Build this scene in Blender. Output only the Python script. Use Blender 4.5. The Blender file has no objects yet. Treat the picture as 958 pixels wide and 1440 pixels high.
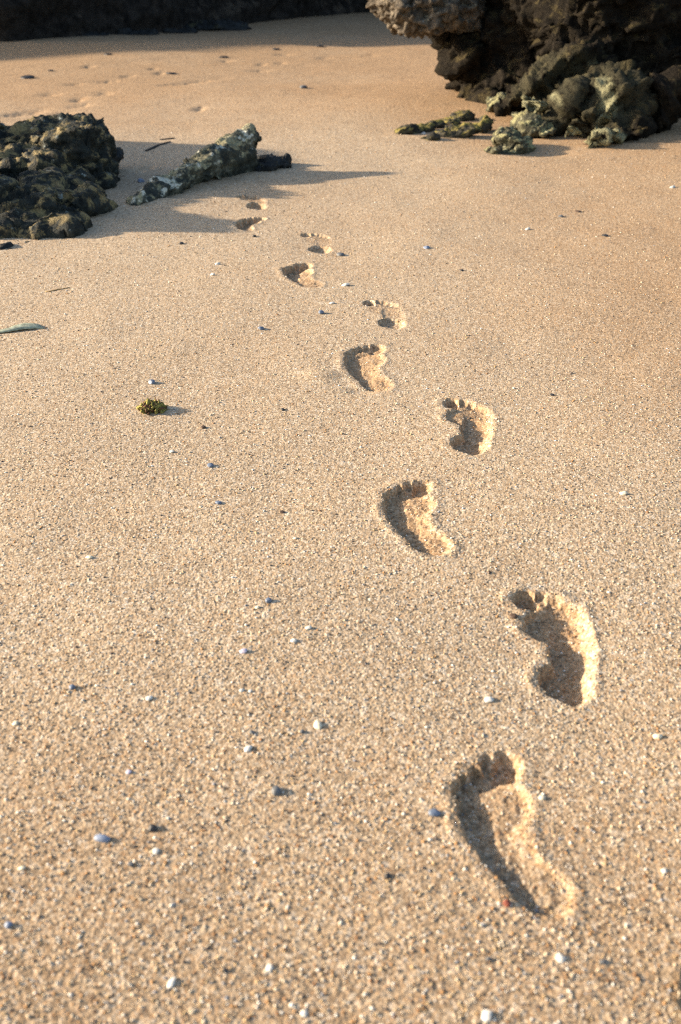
import bpy, bmesh, math, random
import numpy as np
from mathutils import Vector, Matrix
R = math.radians
random.seed(7)
rng = np.random.default_rng(11)
scene = bpy.context.scene
COL = scene.collection

# ------------------------------------------------------------------ camera geometry
H, F = 0.90, 1400.0
T = math.atan(783.0 / F)
CT, ST = math.cos(T), math.sin(T)

def ray(px, py):
    xr, yr = (px - 479) / F, (720 - py) / F
    return np.array([xr, CT + yr * ST, -ST + yr * CT])

def ground(px, py, z=0.0):
    d = ray(px, py)
    k = (z - H) / d[2]
    return np.array([d[0] * k, d[1] * k, z])

def at(px, py, Y):
    d = ray(px, py)
    k = Y / d[1]
    return np.array([d[0] * k, Y, H + d[2] * k])

def pxm(p):
    """pixels (of the 1440-high photograph) per metre at a point"""
    return F / (p[1] * CT + (H - p[2]) * ST)

# ------------------------------------------------------------------ numpy noise
def _h(ix, iy, iz, s=0):
    n = (ix.astype(np.int64) * 374761393 + iy.astype(np.int64) * 668265263 + iz.astype(np.int64) * 2147483647 + s * 974711) & 0xffffffff
    n = ((n ^ (n >> 13)) * 1274126177) & 0xffffffff
    n = ((n ^ (n >> 15)) * 2246822519) & 0xffffffff
    n = n ^ (n >> 16)
    return (n & 0xffffff).astype(np.float32) / 16777215.0

def vnoise3(x, y, z, s=0):
    ix, iy, iz = np.floor(x), np.floor(y), np.floor(z)
    fx, fy, fz = x - ix, y - iy, z - iz
    fx = fx * fx * (3 - 2 * fx); fy = fy * fy * (3 - 2 * fy); fz = fz * fz * (3 - 2 * fz)
    r = 0
    for a in (0, 1):
        wx = fx if a else 1 - fx
        for b in (0, 1):
            wy = fy if b else 1 - fy
            for c in (0, 1):
                wz = fz if c else 1 - fz
                r = r + _h(ix + a, iy + b, iz + c, s) * wx * wy * wz
    return r * 2 - 1

def vnoise2(x, y, s=0):
    ix, iy = np.floor(x), np.floor(y)
    fx, fy = x - ix, y - iy
    fx = fx * fx * (3 - 2 * fx); fy = fy * fy * (3 - 2 * fy)
    z = np.zeros(1)
    a = _h(ix, iy, z, s); b = _h(ix + 1, iy, z, s); c = _h(ix, iy + 1, z, s); d = _h(ix + 1, iy + 1, z, s)
    return ((a * (1 - fx) + b * fx) * (1 - fy) + (c * (1 - fx) + d * fx) * fy) * 2 - 1

def fbm3(x, y, z, oct=5, s=0):
    r, a, f = 0, 1.0, 1.0
    for k in range(oct):
        r = r + a * vnoise3(x * f + 13.7 * k, y * f - 7.1 * k, z * f + 3.3 * k, s + k)
        a *= .52; f *= 2.03
    return r

def ridge3(x, y, z, oct=4, s=0):
    r, a, f = 0, 1.0, 1.0
    for k in range(oct):
        r = r + a * (1 - 2 * np.abs(vnoise3(x * f + 5.7 * k, y * f, z * f - 3.3 * k, s + k)))
        a *= .5; f *= 2.1
    return r

def cell2(x, y, s=0):
    """rounded pebble-like relief: returns dome height 0..1 and a random number of the nearest grain"""
    ix, iy = np.floor(x), np.floor(y)
    best = np.full(x.shape, 9.0, np.float32); idv = np.zeros(x.shape, np.float32)
    z = np.zeros(1)
    for a in (-1, 0, 1):
        for b in (-1, 0, 1):
            cx, cy = ix + a, iy + b
            dx = cx + .15 + .7 * _h(cx, cy, z, s) - x
            dy = cy + .15 + .7 * _h(cx, cy, z, s + 1) - y
            d = dx * dx + dy * dy
            m = d < best
            best = np.where(m, d, best)
            idv = np.where(m, _h(cx, cy, z, s + 2), idv)
    return np.sqrt(np.clip(1 - best / .85, 0, 1)), idv

def facets(p, q, r, seed):
    """broken planar faces: every cell of a jittered lattice is a plane of its own tilt; returns offset and distance to the next cell"""
    ip, iq, ir = np.floor(p), np.floor(q), np.floor(r)
    b1 = np.full(p.shape, 9.0); b2 = np.full(p.shape, 9.0); off = np.zeros(p.shape)
    for a in (-1, 0, 1):
        for b in (-1, 0, 1):
            for c in (-1, 0, 1):
                x, y, z = ip + a, iq + b, ir + c
                dx = p - x - _h(x, y, z, seed); dy = q - y - _h(x, y, z, seed + 1); dz = r - z - _h(x, y, z, seed + 2)
                d = dx * dx + dy * dy + dz * dz
                o = (_h(x, y, z, seed + 3) - .5) * 1.1 + (_h(x, y, z, seed + 4) - .5) * 1.6 * dx + (_h(x, y, z, seed + 5) - .5) * 1.6 * dy + (_h(x, y, z, seed + 6) - .5) * 1.6 * dz
                m = d < b1
                b2 = np.where(m, b1, np.minimum(b2, d)); b1 = np.where(m, d, b1); off = np.where(m, o, off)
    return off, np.sqrt(b2) - np.sqrt(b1)

def sstep(a, b, x):
    t = np.clip((x - a) / (b - a), 0, 1)
    return t * t * (3 - 2 * t)

# ------------------------------------------------------------------ footprints
# (side, toe pixel, heel pixel, heel depth, mid depth, ball depth, big-toe depth, toe depth, inner slope)
PRINTS = [
    ('L', (668, 1060), (764, 1287), .0090, .0100, .0120, .020, .017, .42),
    ('R', (762, 830), (796, 982), .023, .021, .018, .021, .014, 0.0),
    ('L', (566, 677), (603, 782), .0110, .0115, .0140, .019, .016, .45),
    ('R', (652, 561), (657, 637), .022, .015, .007, .014, .011, 0.0),
    ('L', (510, 483), (526, 548), .0075, .0100, .0120, .012, .012, .45),
    ('R', (531, 421), (552, 459), .014, .003, .001, .021, .011, 0.0),
    ('L', (413, 371), (437, 404), .0030, .0060, .022, .026, .024, .45),
    ('R', (441, 326), (449, 353), .019, .001, .001, .026, .012, 0.0),
    ('L', (358, 305), (340, 323), .022, .024, .026, .026, .024, .40),
    ('R', (347, 273), (361, 292), .022, .001, .006, .026, .012, 0.0),
]
PL = [
    'nearest left footprint with a long dark curved edge and a red pebble at its heel',
    'nearest right footprint, dark from big toe to heel, white shell at its lower left',
    'left footprint shaped like a dark crescent, directly above and left of the dark right footprint',
    'right footprint with five separate toe marks and a round dark heel near the picture centre',
    'left footprint with small toe dots and pushed up sand on its left side',
    'right footprint with only toe marks and a small heel mark, right of two grey pebbles',
    'left footprint reduced to one dark oval smudge with a pale trailing edge',
    'small right footprint with a dark big toe hole and heel hole above the oval smudge',
    'far left footprint, a small dark slanting oval at the tip of the big rock shadow',
    'farthest footprint in the trail, just below the shadow of the long upright rock',
]
FEET = []
for p in PRINTS:
    toe, heel = ground(*p[1]), ground(*p[2])
    ax = toe - heel; L = float(np.hypot(ax[0], ax[1])); ax = ax / L
    out = np.array([-ax[1], ax[0]]) if p[0] == 'L' else np.array([ax[1], -ax[0]])
    FEET.append(dict(h=heel[:2], a=ax[:2], o=out, L=L, p=p))

def ell(u, v, cu, cv, ru, rv, rot=0.0):
    du, dv = u - cu, v - cv
    if rot:
        c, s = math.cos(rot), math.sin(rot)
        du, dv = du * c + dv * s, -du * s + dv * c
    k0 = np.sqrt((du / ru) ** 2 + (dv / rv) ** 2)
    k1 = np.sqrt((du / ru ** 2) ** 2 + (dv / rv ** 2) ** 2) + 1e-6
    return k0 * (k0 - 1) / k1

def foot_uv(ft, X, Y):
    dx, dy = X - ft['h'][0], Y - ft['h'][1]
    v = dx * ft['a'][0] + dy * ft['a'][1]
    u = dx * ft['o'][0] + dy * ft['o'][1]
    k = .245 / ft['L']
    kw = .55 + .45 * k
    return u * kw, v * k

def foot_height(ft, X, Y, i):
    side, _, _, dh, dm, db, dt, ds, slope = ft['p']
    u, v = foot_uv(ft, X, Y)
    n1 = vnoise2(X * 90, Y * 90, 5) + .8 * vnoise2(X * 220, Y * 220, 15); n2 = vnoise2(X * 90 + 40, Y * 90, 6) + .8 * vnoise2(X * 220, Y * 220, 16)
    u = u + n1 * .0017; v = v + n2 * .0017
    r3 = random.Random(50 + i)
    jt = [(r3.uniform(-.0015, .0015), r3.uniform(-.003, .003), r3.uniform(.85, 1.12), r3.uniform(.65, 1.1)) for _ in range(5)]
    if side == 'L': u = u + .013 * ((v - .125) / .12) ** 2 - .004
    # inner slope: the floor climbs towards the inner side (u < 0)
    sl = 1 - slope * sstep(.030, -.030, u)
    slt = 1 - slope * .25 * sstep(0, -.04, u)
    lf = sstep(-.012, .012, u if side == 'L' else -u)      # 1 on the steep (left) side
    big = 1.22 if (dh > .019 and side == 'L') or db > .015 else 1.0
    shapes = [
        (ell(u, v, -.001, .036, .030, .036), dh * (1 - slope * sstep(.020, -.020, u))),
        (ell(u, v, .015, .100, .024, .058), dm * sl),
        (ell(u, v, .004, .158, .042, .040), db * sl),
        (ell(u, v, .026, .135, .020, .060), (db * .9 + dm * .1) * sl),
        (ell(u, v, .008, .202 if i in (0, 2, 6, 8) else .198, .037, .015, -.25), min(ds, db * 1.3) * (.95 if i in (0, 2, 6, 8) else .55) * slt),
        (ell(u, v, -.027 + jt[0][0], .217 + jt[0][1], .0165 * big, .0215, -.15), dt * slt),
        (ell(u, v, -.003 + jt[1][0], .223 + jt[1][1], .0085 * big * jt[1][2], .012), ds * slt * jt[1][3]),
        (ell(u, v, .013 + jt[2][0], .215 + jt[2][1], .0080 * big * jt[2][2], .011), ds * .95 * jt[2][3]),
        (ell(u, v, .027 + jt[3][0], .204 + jt[3][1], .0075 * big * jt[3][2], .0105), ds * .9 * jt[3][3]),
        (ell(u, v, .039 + jt[4][0], .189 + jt[4][1], .0072 * big * jt[4][2], .0100), ds * .85 * jt[4][3]),
    ]
    if side == 'L': shapes[1:1] = [(ell(u, v, .008, .105, .027, .070), dm * .5 * sl)]
    nb_ = 5 if side == 'L' else 4
    acc = 0; sd = 9; KS = 280.0
    for k, (d, dd) in enumerate(shapes):
        wi = .006 if k < nb_ else .0055
        out = .0025 + (1 - lf) * ((.010 if side == 'L' else .018) if k < nb_ else .005)
        acc = acc + np.exp(KS * dd * sstep(out, -wi, d)) - 1
        sd = np.minimum(sd, d)
    dep = np.log1p(acc) / KS
    dep = dep * (.92 if side == 'R' else 1)
    # rim pushed up round the print
    rim = np.exp(-((sd - .012) / .009) ** 2) * .0016 * (1 + .6 * vnoise2(X * 45, Y * 45, 9)) * min(1, (db + dm) / .03)
    lump = vnoise2(X * 160, Y * 160, 31) * .0012 * sstep(.004, -.004, sd) + vnoise2(X * 60, Y * 60, 32) * .0012 * sstep(.006, -.006, sd) * min(1, (db + dm) / .02)
    # crumbs fallen in
    return -dep + rim + lump * min(1, (dh + db) / .03), sd

# far trampled marks (pixel centre, px length, angle)
MARKS = [(70, 134, 26), (110, 140, 20), (112, 148, 30), (146, 134, 24), (152, 115, 30), (125, 95, 14), (215, 97, 12), (238, 122, 34), (262, 118, 36),
         (283, 114, 30), (22, 160, 26), (45, 156, 30), (85, 160, 26), (318, 84, 18), (365, 97, 26), (395, 86, 16), (280, 154, 16), (368, 88, 14),
         (105, 120, 20), (180, 108, 16), (225, 103, 14), (198, 240, 20), (210, 236, 16), (400, 75, 22), (455, 79, 20), (520, 76, 22), (495, 64, 20), (150, 72, 16), (330, 62, 16), (60, 62, 16), (440, 60, 18)]
# scour hollows and low drifts: centre px, radii m, height
DRIFT = [((762, 214), .16, .10, -.022), ((700, 226), .30, .05, .007), ((850, 222), .34, .06, .010), ((560, 150), .9, .45, .035), ((380, 128), 1.6, .45, .030), ((640, 120), .9, .5, .03),
         ((120, 330), .25, .12, -.006), ((452, 528), .050, .040, .008), ((510, 548), .035, .02, -.006), ((140, 640), .30, .14, .004), ((800, 720), .35, .2, .004),
         ((320, 900), .2, .12, .003), ((860, 480), .5, .3, -.006), ((640, 195), .20, .05, .012), ((575, 195), .22, .05, .006), ((740, 182), .14, .08, -.012), ((262, 284), .35, .05, .012), ((180, 330), .30, .06, .010), ((390, 245), .16, .05, .008), ((700, 160), .5, .10, .014), ((900, 205), .3, .08, .012)]
DG = [(ground(*c), a, b, h) for c, a, b, h in DRIFT]
MG = [(ground(x, y), w) for x, y, w in MARKS]

def height(X, Y, fine=True):
    Z = np.zeros(X.shape, np.float64)
    Z += vnoise2(X * .9, Y * .8, 1) * .010 * sstep(2, 6, Y) + vnoise2(X * 3, Y * 2.5, 2) * .0035 + vnoise2(X * 9, Y * 8, 3) * .0012
    Z += vnoise2(X * .35, Y * .3, 4) * .03 * sstep(5, 12, Y)
    for (c, a, b, h) in DG:
        q = ((X - c[0]) / a) ** 2 + ((Y - c[1]) / b) ** 2
        Z += h * np.exp(-q)
    for i, (c, w) in enumerate(MG):
        m = pxm(c); L = w / m / 2
        wv = .045 + .02 * (i % 3)
        near = (np.abs(X - c[0]) < 3 * L) & (np.abs(Y - c[1]) < 1.0)
        if near.any():
            dx, dy = X[near] - c[0], Y[near] - c[1]
            dy2 = dy - dx * .35
            q = (dx / L) ** 2 + (dy2 / (wv + .03)) ** 2
            Z[near] += -.015 * np.exp(-q) * (1 + .4 * vnoise2(X[near] * 30, Y[near] * 20, 12))
    for i, ft in enumerate(FEET):
        c = ft['h'] + ft['a'] * ft['L'] * .5
        near = (np.abs(X - c[0]) < .25) & (np.abs(Y - c[1]) < .25)
        if near.any():
            dz, sd = foot_height(ft, X[near], Y[near], i)
            Z[near] += dz
    return Z

def hz(x, y):
    return float(height(np.array([x], float), np.array([y], float))[0])

def on_ground(px, py):
    p = ground(px, py)
    for _ in range(3):
        p = ground(px, py, hz(p[0], p[1]))
    return p

# ------------------------------------------------------------------ tagging
def tag(o, label=None, cat=None, group=None, kind=None):
    if label: o['label'] = label
    if cat: o['category'] = cat
    if group: o['group'] = group
    if kind: o['kind'] = kind
    return o

def mesh_np(name, V, Fq, mat, smooth=True, attrs=None, colors=None, parent=None):
    me = bpy.data.meshes.new(name)
    n = Fq.shape[1]
    me.vertices.add(len(V)); me.vertices.foreach_set('co', np.ascontiguousarray(V, np.float32).ravel())
    me.loops.add(Fq.size); me.loops.foreach_set('vertex_index', np.ascontiguousarray(Fq, np.int32).ravel())
    me.polygons.add(len(Fq))
    me.polygons.foreach_set('loop_start', np.arange(0, Fq.size, n, dtype=np.int32))
    if smooth: me.polygons.foreach_set('use_smooth', np.ones(len(Fq), bool))
    for k, a in (attrs or {}).items():
        at_ = me.attributes.new(k, 'FLOAT', 'POINT'); at_.data.foreach_set('value', np.ascontiguousarray(a, np.float32))
    for k, a in (colors or {}).items():
        at_ = me.attributes.new(k, 'FLOAT_COLOR', 'POINT'); at_.data.foreach_set('color', np.ascontiguousarray(a, np.float32).ravel())
    me.update(calc_edges=True)
    me.materials.append(mat)
    o = bpy.data.objects.new(name, me); COL.objects.link(o)
    if parent: o.parent = parent
    return o

# ------------------------------------------------------------------ materials
class NT:
    def __init__(s, name):
        s.m = bpy.data.materials.new(name); s.m.use_nodes = True
        s.t = s.m.node_tree; s.b = s.t.nodes['Principled BSDF']
    def n(s, typ, **kw):
        nd = s.t.nodes.new(typ)
        for k, v in kw.items():
            if k in nd.inputs: nd.inputs[k].default_value = v
            else: setattr(nd, k, v)
        return nd
    def l(s, a, b): s.t.links.new(a, b)
    def ramp(s, src, stops, interp='LINEAR'):
        r = s.n('ShaderNodeValToRGB'); r.color_ramp.interpolation = interp
        e = r.color_ramp.elements
        while len(e) < len(stops): e.new(.5)
        for k, (p, c) in enumerate(stops):
            e[k].position = p; e[k].color = (*c, 1) if len(c) == 3 else c
        s.l(src, r.inputs[0]); return r.outputs[0]
    def mix(s, fac, a, b, mode='MIX'):
        m = s.n('ShaderNodeMix', data_type='RGBA', blend_type=mode)
        for v, i in ((fac, 0), (a, 6), (b, 7)):
            if hasattr(v, 'is_linked') or hasattr(v, 'links'): s.l(v, m.inputs[i])
            else: m.inputs[i].default_value = v if i == 0 else (*v, 1)
        return m.outputs[2]
    def math(s, op, a, b=0.0, c=0.0):
        m = s.n('ShaderNodeMath', operation=op)
        for v, i in ((a, 0), (b, 1), (c, 2)):
            if hasattr(v, 'links'): s.l(v, m.inputs[i])
            else: m.inputs[i].default_value = v
        return m.outputs[0]

def sand_material():
    s = NT('beach sand')
    geo = s.n('ShaderNodeNewGeometry'); P = geo.outputs['Position']
    g = s.n('ShaderNodeAttribute', attribute_name='grain').outputs['Fac']
    v1 = s.n('ShaderNodeTexVoronoi', Scale=300.0); s.l(P, v1.inputs['Vector'])
    v2 = s.n('ShaderNodeTexVoronoi', Scale=140.0); s.l(P, v2.inputs['Vector'])
    sep = s.n('ShaderNodeSeparateColor'); s.l(v1.outputs['Color'], sep.inputs[0])
    sep2 = s.n('ShaderNodeSeparateColor'); s.l(v2.outputs['Color'], sep2.inputs[0])
    pal = [(0, (.03, .025, .02)), (.11, (.10, .075, .052)), (.22, (.30, .22, .14)), (.42, (.45, .35, .235)), (.60, (.57, .465, .325)), (.74, (.42, .25, .12)), (.82, (.60, .50, .36)), (.92, (.78, .70, .56)), (1, (.92, .90, .82))]
    c1 = s.ramp(sep.outputs[0], pal)
    c2 = s.ramp(g, pal)
    c3 = s.ramp(sep2.outputs[1], pal)
    mixc = s.mix(.50, c1, c2)
    mixc = s.mix(.18, mixc, c3)
    # broad tone drift, with the painted shade of the footprint hollows
    dm = s.n('ShaderNodeAttribute', attribute_name='tone_shade').outputs['Fac']
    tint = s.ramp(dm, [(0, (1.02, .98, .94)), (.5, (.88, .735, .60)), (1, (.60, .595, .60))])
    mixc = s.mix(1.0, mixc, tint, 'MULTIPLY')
    s.l(mixc, s.b.inputs['Base Color'])
    s.b.inputs['Roughness'].default_value = .75
    s.b.inputs['Specular IOR Level'].default_value = .25
    bn = s.n('ShaderNodeBump', Strength=.5, Distance=.0009)
    hsum = s.math('MULTIPLY', v1.outputs['Distance'], -1.0)
    s.l(hsum, bn.inputs['Height'])
    nb = s.n('ShaderNodeTexNoise', Scale=170.0, Detail=4.0); s.l(P, nb.inputs['Vector'])
    b2 = s.n('ShaderNodeBump', Strength=.45, Distance=.0016); s.l(nb.outputs['Fac'], b2.inputs['Height'])
    s.l(b2.outputs[0], bn.inputs['Normal'])
    s.l(bn.outputs[0], s.b.inputs['Normal'])
    return s.m

def rock_material(name, dark, mid, patch, pale, patch_amt=.5, scale=1.0, rough=.8, bump=.02, pale_amt=.66, spec=.25):
    s = NT(name)
    P = s.n('ShaderNodeNewGeometry').outputs['Position']
    n1 = s.n('ShaderNodeTexNoise', Scale=9.0 * scale, Detail=9.0, Roughness=.65); s.l(P, n1.inputs['Vector'])
    n2 = s.n('ShaderNodeTexNoise', Scale=5.0 * scale, Detail=8.0, Roughness=.7); n2.inputs['Distortion'].default_value = .6
    mp = s.n('ShaderNodeMapping'); mp.inputs['Location'].default_value = (3, 9, 1); s.l(P, mp.inputs['Vector']); s.l(mp.outputs[0], n2.inputs['Vector'])
    n3 = s.n('ShaderNodeTexNoise', Scale=60.0 * scale, Detail=6.0, Roughness=.7); s.l(P, n3.inputs['Vector'])
    v = s.n('ShaderNodeTexVoronoi', Scale=26.0 * scale); v.feature = 'DISTANCE_TO_EDGE'
    s.l(n1.outputs['Color'], v.inputs['Vector'])
    wv = s.n('ShaderNodeAttribute', attribute_name='pale').outputs['Fac']
    base = s.ramp(n1.outputs['Fac'], [(.32, dark), (.62, mid)])
    fine = s.ramp(n3.outputs['Fac'], [(.3, (.45, .45, .45)), (.7, (1.45, 1.45, 1.45))])
    base = s.mix(1.0, base, fine, 'MULTIPLY')
    nz_ = s.n('ShaderNodeSeparateXYZ'); s.l(s.n('ShaderNodeNewGeometry').outputs['Normal'], nz_.inputs[0])
    up = s.ramp(s.math('ADD', nz_.outputs[2], s.math('MULTIPLY', n3.outputs['Fac'], .35)), [(.38, (.12, .12, .12)), (.62, (1, 1, 1))])
    f2 = s.ramp(n2.outputs['Fac'], [(.60 - .2 * patch_amt, (0, 0, 0)), (.68 - .2 * patch_amt, (1, 1, 1))])
    pcol = s.mix(1.0, s.mix(n3.outputs['Fac'], patch, [c * 1.25 for c in patch]), fine, 'MULTIPLY')
    base = s.mix(s.math('MULTIPLY', f2, up), base, pcol)
    f3 = s.ramp(n1.outputs['Fac'], [(pale_amt, (0, 0, 0)), (pale_amt + .05, (1, 1, 1))])
    base = s.mix(s.math('MULTIPLY', f3, up), base, pale)
    # pale, algae covered lumps
    pc = s.mix(n2.outputs['Fac'], [c * .55 for c in pale], [c * 1.25 for c in pale])
    wm = s.math('MULTIPLY', wv, s.ramp(n1.outputs['Fac'], [(.36, (.0, .0, .0)), (.5, (1, 1, 1))]))
    base = s.mix(wm, base, pc)
    s.l(base, s.b.inputs['Base Color'])
    s.b.inputs['Roughness'].default_value = rough
    s.b.inputs['Specular IOR Level'].default_value = spec
    b1 = s.n('ShaderNodeBump', Strength=.8, Distance=bump); s.l(n1.outputs['Fac'], b1.inputs['Height'])
    b2 = s.n('ShaderNodeBump', Strength=.9, Distance=bump * .28); s.l(n3.outputs['Fac'], b2.inputs['Height']); s.l(b1.outputs[0], b2.inputs['Normal'])
    s.l(b2.outputs[0], s.b.inputs['Normal'])
    return s.m

def plain_material(name, col, var=.25, rough=.6, scale=160.0, bump=.0004):
    s = NT(name)
    P = s.n('ShaderNodeNewGeometry').outputs['Position']
    n = s.n('ShaderNodeTexNoise', Scale=scale, Detail=5.0); s.l(P, n.inputs['Vector'])
    c = s.ramp(n.outputs['Fac'], [(.3, [x * (1 - var) for x in col]), (.7, [min(1, x * (1 + var)) for x in col])])
    s.l(c, s.b.inputs['Base Color']); s.b.inputs['Roughness'].default_value = rough
    b = s.n('ShaderNodeBump', Strength=.5, Distance=bump); s.l(n.outputs['Fac'], b.inputs['Height']); s.l(b.outputs[0], s.b.inputs['Normal'])
    return s.m

SAND = sand_material()

# ------------------------------------------------------------------ the sand sheet
def build_sand():
    v = np.concatenate([np.linspace(1700, 40, 1600)])
    yr = 1400 * H / (CT * CT) / v - H * math.tan(T)
    Yn = np.linspace(-2.5, yr[0] - .01, 24)
    Yf = np.geomspace(yr[-1] * 1.02, 90, 26)
    Yr = np.concatenate([Yn, yr, Yf])
    pm = F / (np.maximum(Yr, .42) * CT + H * ST)
    s_in = np.arange(-530, 531, 0.9)
    out = np.geomspace(535, 5200, 60)
    S = np.concatenate([-out[::-1], s_in, out])
    X = S[None, :] / pm[:, None]
    Y = np.repeat(Yr[:, None], len(S), 1)
    X = X.ravel(); Y = Y.ravel()
    Z = height(X, Y)
    # grains: domes of sand at three sizes
    wob = .0009
    a, ida = cell2(X / .0032 + vnoise2(X * 450, Y * 450, 71) * .25, Y / .0032, 21)
    b, idb = cell2(X / .0062 + 7, Y / .0058, 24)
    c, idc = cell2(X / .013 + 3, Y / .013, 27)
    near = np.exp(-np.maximum(Y - 1.0, 0) / 2.2) * (.68 + .40 * sstep(.8, 1.6, Y))
    mid = np.exp(-np.maximum(Y - .8, 0) / 4.0)
    inview = sstep(15, 8, Y)
    Z += (a * (.0005 + .0007 * ida)) * near + b * (.0007 * idb ** 3) * mid + c * (.0002 + .0006 * idc ** 2) * sstep(1.0, 3.0, Y) * inview
    grain = np.where(_h(np.floor(X / .003), np.floor(Y / .003), np.zeros(1), 3) < .25, idb, ida) * near + (1 - near) * (.5 * idb + .5 * idc)
    tone_shade = .95 * sstep(4.5, 8.5, Y) + .8 * sstep(.1, 1.2, X) * sstep(.9, 3.0, Y) + .5 * sstep(1.35, .75, Y)  # far and near darkening paints vignetting into the sand; right side browner
    tone_shade = np.clip(tone_shade + .22 * vnoise2(X * 1.1, Y * 1.1, 81) + .12 * vnoise2(X * 4, Y * 4, 82) + .08 * vnoise2(X * 14, Y * 14, 83), 0, 1)
    tone_shade = tone_shade * .5
    for k, ft in enumerate(FEET):          # grey shade painted into each print, toning down its lit floor
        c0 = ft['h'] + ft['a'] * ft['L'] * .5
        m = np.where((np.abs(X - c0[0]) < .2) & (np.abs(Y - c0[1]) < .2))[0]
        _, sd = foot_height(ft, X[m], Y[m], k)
        tone_shade[m] = np.clip(tone_shade[m] + .55 * sstep(.010, -.004, sd) * min(1, ft['p'][5] / .010 + .3), 0, 1)
    nr, nc = len(Yr), len(S)
    i = np.arange(nr - 1)[:, None] * nc + np.arange(nc - 1)[None, :]
    Q = np.stack([i, i + 1, i + nc + 1, i + nc], -1).reshape(-1, 4)
    V = np.stack([X, Y, Z], 1)
    owner = np.full(len(Q), -1, np.int8)
    cx, cy = X[Q].mean(1), Y[Q].mean(1)
    for k, ft in enumerate(FEET):
        c0 = ft['h'] + ft['a'] * ft['L'] * .5
        m = np.where((np.abs(cx - c0[0]) < .2) & (np.abs(cy - c0[1]) < .2))[0]
        _, sd = foot_height(ft, cx[m], cy[m], k)
        owner[m[(sd < .006)]] = k
    def sub(name, mask, origin):
        q = Q[mask]; u, inv = np.unique(q, return_inverse=True)
        o = mesh_np(name, V[u] - origin, inv.reshape(-1, 4), SAND, True, {'grain': grain[u], 'tone_shade': tone_shade[u]})
        o.location = origin
        return o
    tag(sub('beach_sand', owner < 0, np.zeros(3)), kind='structure', label='warm tan coarse beach sand')
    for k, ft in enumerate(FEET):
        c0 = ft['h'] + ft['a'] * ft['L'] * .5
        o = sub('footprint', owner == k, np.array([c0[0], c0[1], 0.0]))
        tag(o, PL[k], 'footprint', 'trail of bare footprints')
build_sand()

# ------------------------------------------------------------------ rocks
def blob(bm, c, r, rot=0.0, p=2.6, yaw=0.0, seg=3):
    """superellipsoid lump: centre c, radii r, rot = tilt in the x-z plane"""
    q = bmesh.ops.create_icosphere(bm, subdivisions=seg, radius=1.0)['verts']
    M = Matrix.Translation(Vector(c)) @ Matrix.Rotation(yaw, 4, 'Z') @ Matrix.Rotation(-rot, 4, 'Y')
    r2 = random.Random(int(abs(c[0] * 977 + c[1] * 331 + r[0] * 7919)) + len(bm.verts))
    cuts = []
    for _ in range(9):
        d = Vector((r2.gauss(0, 1), r2.gauss(0, 1), r2.gauss(0, 1))).normalized(); cuts.append((d, r2.uniform(.66, .98)))
    for v in q:
        n = v.co
        k = (abs(n.x) ** p + abs(n.y) ** p + abs(n.z) ** p) ** (-1 / p)
        w = Vector((n.x * k, n.y * k, n.z * k))
        for d, lim in cuts:
            e = w.dot(d) - lim
            if e > 0: w = w - d * e * .9
        v.co = M @ Vector((w.x * r[0], w.y * r[1], w.z * r[2])) * 1.0

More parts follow.
